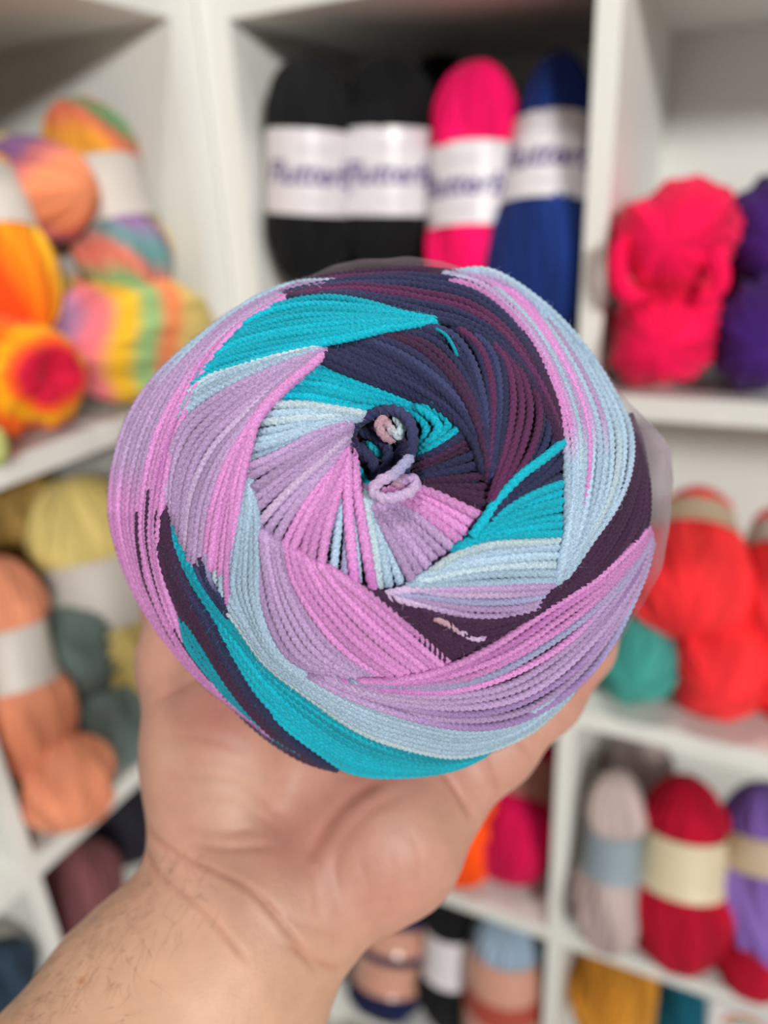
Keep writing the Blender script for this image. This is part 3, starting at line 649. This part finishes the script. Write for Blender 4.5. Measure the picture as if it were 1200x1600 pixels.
# ring, middle and index fingers behind the cake
cap((630, 1090, .272), 60, (740, 940, .278), 52); cap((740, 940, .278), 52, (820, 820, .272), 46); cap((820, 820, .272), 46, (850, 740, .262), 40)
cap((540, 1070, .274), 60, (610, 880, .284), 52); cap((610, 880, .284), 52, (660, 730, .280), 46); cap((660, 730, .280), 46, (690, 640, .270), 40)
cap((450, 1080, .272), 60, (450, 890, .284), 52); cap((450, 890, .284), 52, (450, 750, .280), 46); cap((450, 750, .280), 46, (460, 660, .270), 40)
def sdf(P):
    d = None; kk = .008
    for a, ra, b_, rb in PR:
        sc = np.array([1, 1, ZS]); A = a*sc; Bv = (b_-a)*sc; Pp = P*sc-A
        t = np.clip((Pp@Bv)/(Bv@Bv), 0, 1); q = np.sqrt(((Pp-t[..., None]*Bv)**2).sum(-1))-(ra+(rb-ra)*t)
        if d is None: d = q
        else:
            h = np.clip(.5+.5*(d-q)/kk, 0, 1); d = d*(1-h)+q*h-kk*h*(1-h)
    return d
hs = .0022
lo = np.array([-.20, .005-.05, .13]); hi = np.array([.105, .235, .315])
N3 = ((hi-lo)/hs).astype(int); X, Y, Z = np.meshgrid(*[lo[k]+hs*np.arange(N3[k]) for k in range(3)], indexing='ij')
Pg = np.stack([X, Y, Z], -1).astype(np.float32); D = np.concatenate([sdf(Pg[i:i+16]) for i in range(0, len(Pg), 16)])
ins = D < 0; cell = np.zeros(np.array(D.shape)-1, int); acc = np.zeros(cell.shape+(3,)); cnt = np.zeros(cell.shape)
cs = [(x, y, z) for x in (0, 1) for y in (0, 1) for z in (0, 1)]
def sl(c): return tuple(slice(c[k], D.shape[k]-1+c[k]) for k in range(3))
for c in cs:
    for k in range(3):
        if c[k] == 0:
            c2 = list(c); c2[k] = 1; d0 = D[sl(c)]; d1 = D[sl(c2)]; m = (d0 < 0) != (d1 < 0)
            t = np.where(m, d0/(np.where(m, d0-d1, 1)), 0); off = np.zeros(cell.shape+(3,)); off[...] = c; off[..., k] = t
            acc += off*m[..., None]; cnt += m
act = cnt > 0; idx = -np.ones(cell.shape, int); idx[act] = np.arange(act.sum())
g = np.stack(np.nonzero(act), -1); HVt = lo+hs*(g+acc[act]/cnt[act][:, None])
faces = []
for k in range(3):
    a_, b_ = [q for q in range(3) if q != k]
    s0 = [slice(1, D.shape[q]-1) for q in range(3)]; s0[k] = slice(0, D.shape[k]-1); s1 = list(s0); s1[k] = slice(1, D.shape[k])
    m = ins[tuple(s0)] != ins[tuple(s1)]; w_ = np.stack(np.nonzero(m), -1)+np.array([0 if q == k else 1 for q in range(3)])
    ii = ins[tuple(w_.T)]
    def gi(da, db):
        v = w_.copy(); v[:, a_] += da; v[:, b_] += db; return idx[tuple(v.T)]
    q4 = np.stack([gi(-1, -1), gi(0, -1), gi(0, 0), gi(-1, 0)], -1)
    flip = ii if k != 1 else ~ii
    q4[flip] = q4[flip][:, ::-1]; faces.append(q4)
HF = np.vstack(faces); HF = HF[(HF >= 0).all(1)]
for _ in range(2):                                  # settle on the smooth surface
    d = sdf(HVt); e = 1e-4; G = np.stack([(sdf(HVt+np.eye(3)[k]*e)-d)/e for k in range(3)], -1); HVt = HVt-G*(d/(np.maximum((G**2).sum(-1), 1e-6)))[:, None]
G /= np.linalg.norm(G, axis=1)[:, None]
# refine once
me = bpy.data.meshes.new('t'); me.from_pydata(HVt.tolist(), [], HF.tolist())
to = bpy.data.objects.new('t', me); SC.collection.objects.link(to); sb = to.modifiers.new('s', 'SUBSURF'); sb.levels = 1
me2 = bpy.data.meshes.new_from_object(to.evaluated_get(bpy.context.evaluated_depsgraph_get())); bpy.data.objects.remove(to)
co = np.zeros(len(me2.vertices)*3); me2.vertices.foreach_get('co', co); co = co.reshape(-1, 3)
d = sdf(co); G = np.stack([(sdf(co+np.eye(3)[k]*1e-4)-d)/1e-4 for k in range(3)], -1); G /= np.linalg.norm(G, axis=1)[:, None]+1e-9
px = 600+F*co[:, 0]/co[:, 2]; py = 800+F*co[:, 1]/co[:, 2]; front = np.clip(-(G*co).sum(1)/np.linalg.norm(co, axis=1)*3, 0, 1)
def dpoly(pts):
    pts = catmull(pts, 60); best = np.full(len(px), 1e9); tt_ = np.zeros(len(px))
    for k in range(len(pts)-1):
        a = pts[k]; v = pts[k+1]-a; t = np.clip(((px-a[0])*v[0]+(py-a[1])*v[1])/(v@v), 0, 1); q = np.hypot(px-a[0]-t*v[0], py-a[1]-t*v[1])
        u_ = q < best; best[u_] = q[u_]; tt_[u_] = (k+t[u_])/(len(pts)-1)
    return best, tt_
disp = np.zeros(len(px)); crease = np.zeros(len(px))
CREASES = [([(222, 1282), (244, 1312), (290, 1342), (356, 1370), (400, 1398), (450, 1455), (495, 1520)], 1.1, 4.5), ([(220, 1314), (244, 1361), (300, 1408), (347, 1455), (385, 1500)], .9, 4.5),
           ([(300, 1320), (360, 1326), (425, 1322)], .5, 6), ([(280, 1290), (340, 1300), (400, 1296)], .3, 6), ([(687, 1200), (712, 1235), (738, 1278)], 1.1, 5), ([(752, 1180), (768, 1215), (778, 1240)], .8, 5),
           ([(808, 1150), (822, 1170), (832, 1190)], .6, 6), ([(450, 1475), (490, 1500), (535, 1515)], .8, 6), ([(600, 1215), (545, 1250), (505, 1300), (480, 1350)], .9, 11), ([(640, 1235), (575, 1270), (530, 1330), (520, 1400)], .4, 9),
           ([(235, 1100), (280, 1075), (340, 1045)], .5, 7), ([(236, 1160), (300, 1150), (380, 1170)], .25, 8), ([(240, 1210), (300, 1215), (390, 1235), (450, 1290)], .3, 8),
           ([(400, 1400), (460, 1440), (540, 1470)], .35, 7), ([(560, 1330), (575, 1390), (570, 1440)], .2, 6), ([(520, 1340), (530, 1400), (535, 1450)], .2, 6), ([(610, 1330), (615, 1380), (600, 1420)], .2, 6),
           ([(485, 1350), (495, 1400), (500, 1440)], .2, 6), ([(640, 1300), (655, 1340), (650, 1380)], .2, 6), ([(300, 1245), (380, 1262), (440, 1300)], .22, 7), ([(270, 1190), (340, 1190), (400, 1210)], .2, 7)]
for pts, dep, wd in CREASES:
    q, t = dpoly(pts); f_ = np.exp(-(q/wd)**2)*np.clip(np.minimum(t, 1-t)*8+.15, 0, 1)*front
    disp -= f_*dep*.00075; disp += np.exp(-((q-wd*2.6)/(wd*1.6))**2)*dep*.0001*front; crease = np.maximum(crease, f_*min(dep, 1))
co = co+G*disp[:, None]
WORLD = CAM+np.outer(co[:, 0], CR)-np.outer(co[:, 1], CU)+np.outer(co[:, 2], CF)
base = srgb((200, 157, 130)); palm = srgb((192, 142, 124)); red = srgb((182, 104, 94)); pale = srgb((196, 158, 132))
wp = 1/(1+np.exp(-((px-300)*.35+(1400-py))/45))                       # palm skin beyond the wrist crease
col = base*(1-wp)[:, None]+palm*wp[:, None]
for cx_, cy_, s_, k_, c_ in ((335, 1120, 60, .45, red), (480, 1300, 70, .35, red), (600, 1400, 70, .25, red), (360, 1240, 60, .5, pale), (720, 1180, 60, .15, red), (700, 1300, 50, .2, pale), (900, 1060, 40, .4, red),
                             (265, 1180, 40, .4, pale), (560, 1230, 40, .2, red)):
    k = (np.exp(-((px-cx_)**2+(py-cy_)**2)/s_**2)*k_)[:, None]; col = col*(1-k)+c_*k
k = (crease*.35)[:, None]; col = col*(1-k)+srgb((168, 96, 78))*k
k = (np.exp(-((px-127)**2+(py-1532)**2)/5.**2)*.8)[:, None]; col = col*(1-k)+srgb((190, 105, 60))*k      # small mole
SKIN, nt, b = nodes('skin')
a = nt.nodes.new('ShaderNodeAttribute'); a.attribute_name = 'Col'; n = noise(nt, 130, 5, .6); n2 = noise(nt, 900, 3, .6)
r = nt.nodes.new('ShaderNodeMapRange'); nt.links.new(n.outputs['Fac'], r.inputs[0]); r.inputs[1].default_value = .3; r.inputs[2].default_value = .7; r.inputs[3].default_value = .93; r.inputs[4].default_value = 1.06
mx = nt.nodes.new('ShaderNodeVectorMath'); mx.operation = 'SCALE'; nt.links.new(a.outputs['Color'], mx.inputs[0]); nt.links.new(r.outputs[0], mx.inputs['Scale'])
nt.links.new(mx.outputs[0], b.inputs['Base Color']); b.inputs['Roughness'].default_value = .52; b.inputs['Subsurface Weight'].default_value = .25
b.inputs['Subsurface Radius'].default_value = (1, .35, .2); b.inputs['Subsurface Scale'].default_value = .004
bp = nt.nodes.new('ShaderNodeBump'); bp.inputs['Strength'].default_value = .35; bp.inputs['Distance'].default_value = .0004
nt.links.new(n2.outputs['Fac'], bp.inputs['Height']); nt.links.new(bp.outputs[0], b.inputs['Normal'])
Q2 = np.zeros(len(me2.loops), int); me2.loops.foreach_get('vertex_index', Q2); Q2 = Q2.reshape(-1, 4)
hand = mesh_obj('person', WORLD, Q2, SKIN, None, col=col)
tag(hand, 'bare left hand and forearm from the lower left, palm cradling the yarn cake', 'person')
# arm hair
HAIRM = plain('arm_hair', (70, 50, 42), .5)
wn = CAM*0; GW = np.outer(G[:, 0], CR)-np.outer(G[:, 1], CU)+np.outer(G[:, 2], CF)
sel = np.nonzero((py > 1330) & (py < 1640) & (px < 330) & (front > .0) & ((px+py) < 1790))[0]
edge = (px[sel]+py[sel]-1545)/240.; pr = np.exp(-np.clip(edge, 0, 2)**2*2.2); pr /= pr.sum()
HV = []
for i in rf.choice(sel, 520, p=pr):
    nn = GW[i]; p0 = WORLD[i]; dirn = -CR*rf.normal(.1, .35)+CU*rf.normal(-.7, .5); dirn -= (dirn@nn)*nn; dirn /= np.linalg.norm(dirn)
    ln = rf.uniform(.003, .008); wd = .00003; sd = np.cross(dirn, nn); bend = rf.normal()*.5; pts = []
    for q in range(5):
        t = q/4; pts.append(p0+dirn*ln*t+sd*bend*ln*t*t*.6+nn*ln*(.35*t-.25*t*t))
    for q, p_ in enumerate(pts): HV += [p_-sd*wd*(1-q/5), p_+sd*wd*(1-q/5)]
nh = len(HV)//10; b0 = np.arange(nh)[:, None]*10
Q = np.vstack([b0+np.array([[2*q, 2*q+1, 2*q+3, 2*q+2]]) for q in range(4)])
ah = mesh_obj('arm_hair', np.array(HV), Q, HAIRM, hand); ah['kind'] = 'stuff'

# ------------------------------------------------------------------ small things on the shelves
KNIT = pal((178, 168, 150), (165, 156, 140))
lying('yarn_skein', 'grey beige skein behind the mustard one in the bottom cell', (975, 1520), 50, .24, .36, KNIT)
lying('yarn_skein', 'grey beige skein behind the dark teal one in the bottom cell', (1070, 1550), 44, .24, .36, KNIT)
for px_list, nm in (([(968, 372), (962, 410), (968, 445), (985, 466), (1006, 464)], ''), ([(1112, 392), (1123, 425), (1122, 452), (1108, 468), (1092, 462)], '')):
    X = catmull(px_list, 60); Pw = np.array([at(x, y, 1, -.036) for x, y in X]); VV, QQ, CV = [], [], []
    for o_ in (-.0035, .001, .0045): rope(Pw+np.array([o_, abs(o_), o_*.6]), np.tile(RED1[0], (60, 1)), np.full(60, .0028), VV, QQ, CV)
    mesh_obj('hanging_loop', np.vstack(VV), np.vstack(QQ), YARN, PKU, col=np.vstack(CV))
# white card with a rainbow, hanging under the shelf edge at the lower right
a = at(1116, 1562, 1, -.004); b = at(1216, 1660, 1, -.004)
CARD = plain('card_white', (226, 222, 224), .5, .01, 20)
cd_ = empty('picture_card', (float((a[0]+b[0])/2), -.004, float(b[2])))
tag(cd_, 'small white card with a rainbow drawing, under the shelf edge at the lower right', 'card')
box('card_sheet', (a[0], -.004, b[2]), (b[0], -.0032, a[2]), CARD, cd_, 0)
cc = at(1165, 1612, 1, -.0044)
for k, c_ in enumerate(((214, 120, 120), (226, 190, 120), (140, 180, 150), (120, 160, 200))):
    r1_ = .027-.0045*k; th = np.linspace(0, np.pi, 30)
    V = np.concatenate([[(cc[0]+math.cos(t)*q, -.0046, cc[2]+math.sin(t)*q) for t in th] for q in (r1_, r1_-.004)])
    Q = np.array([[i_, i_+1, 31+i_, 30+i_] for i_ in range(29)])
    mesh_obj('rainbow_arc', V, Q, plain('print_arc', c_, .5), cd_)
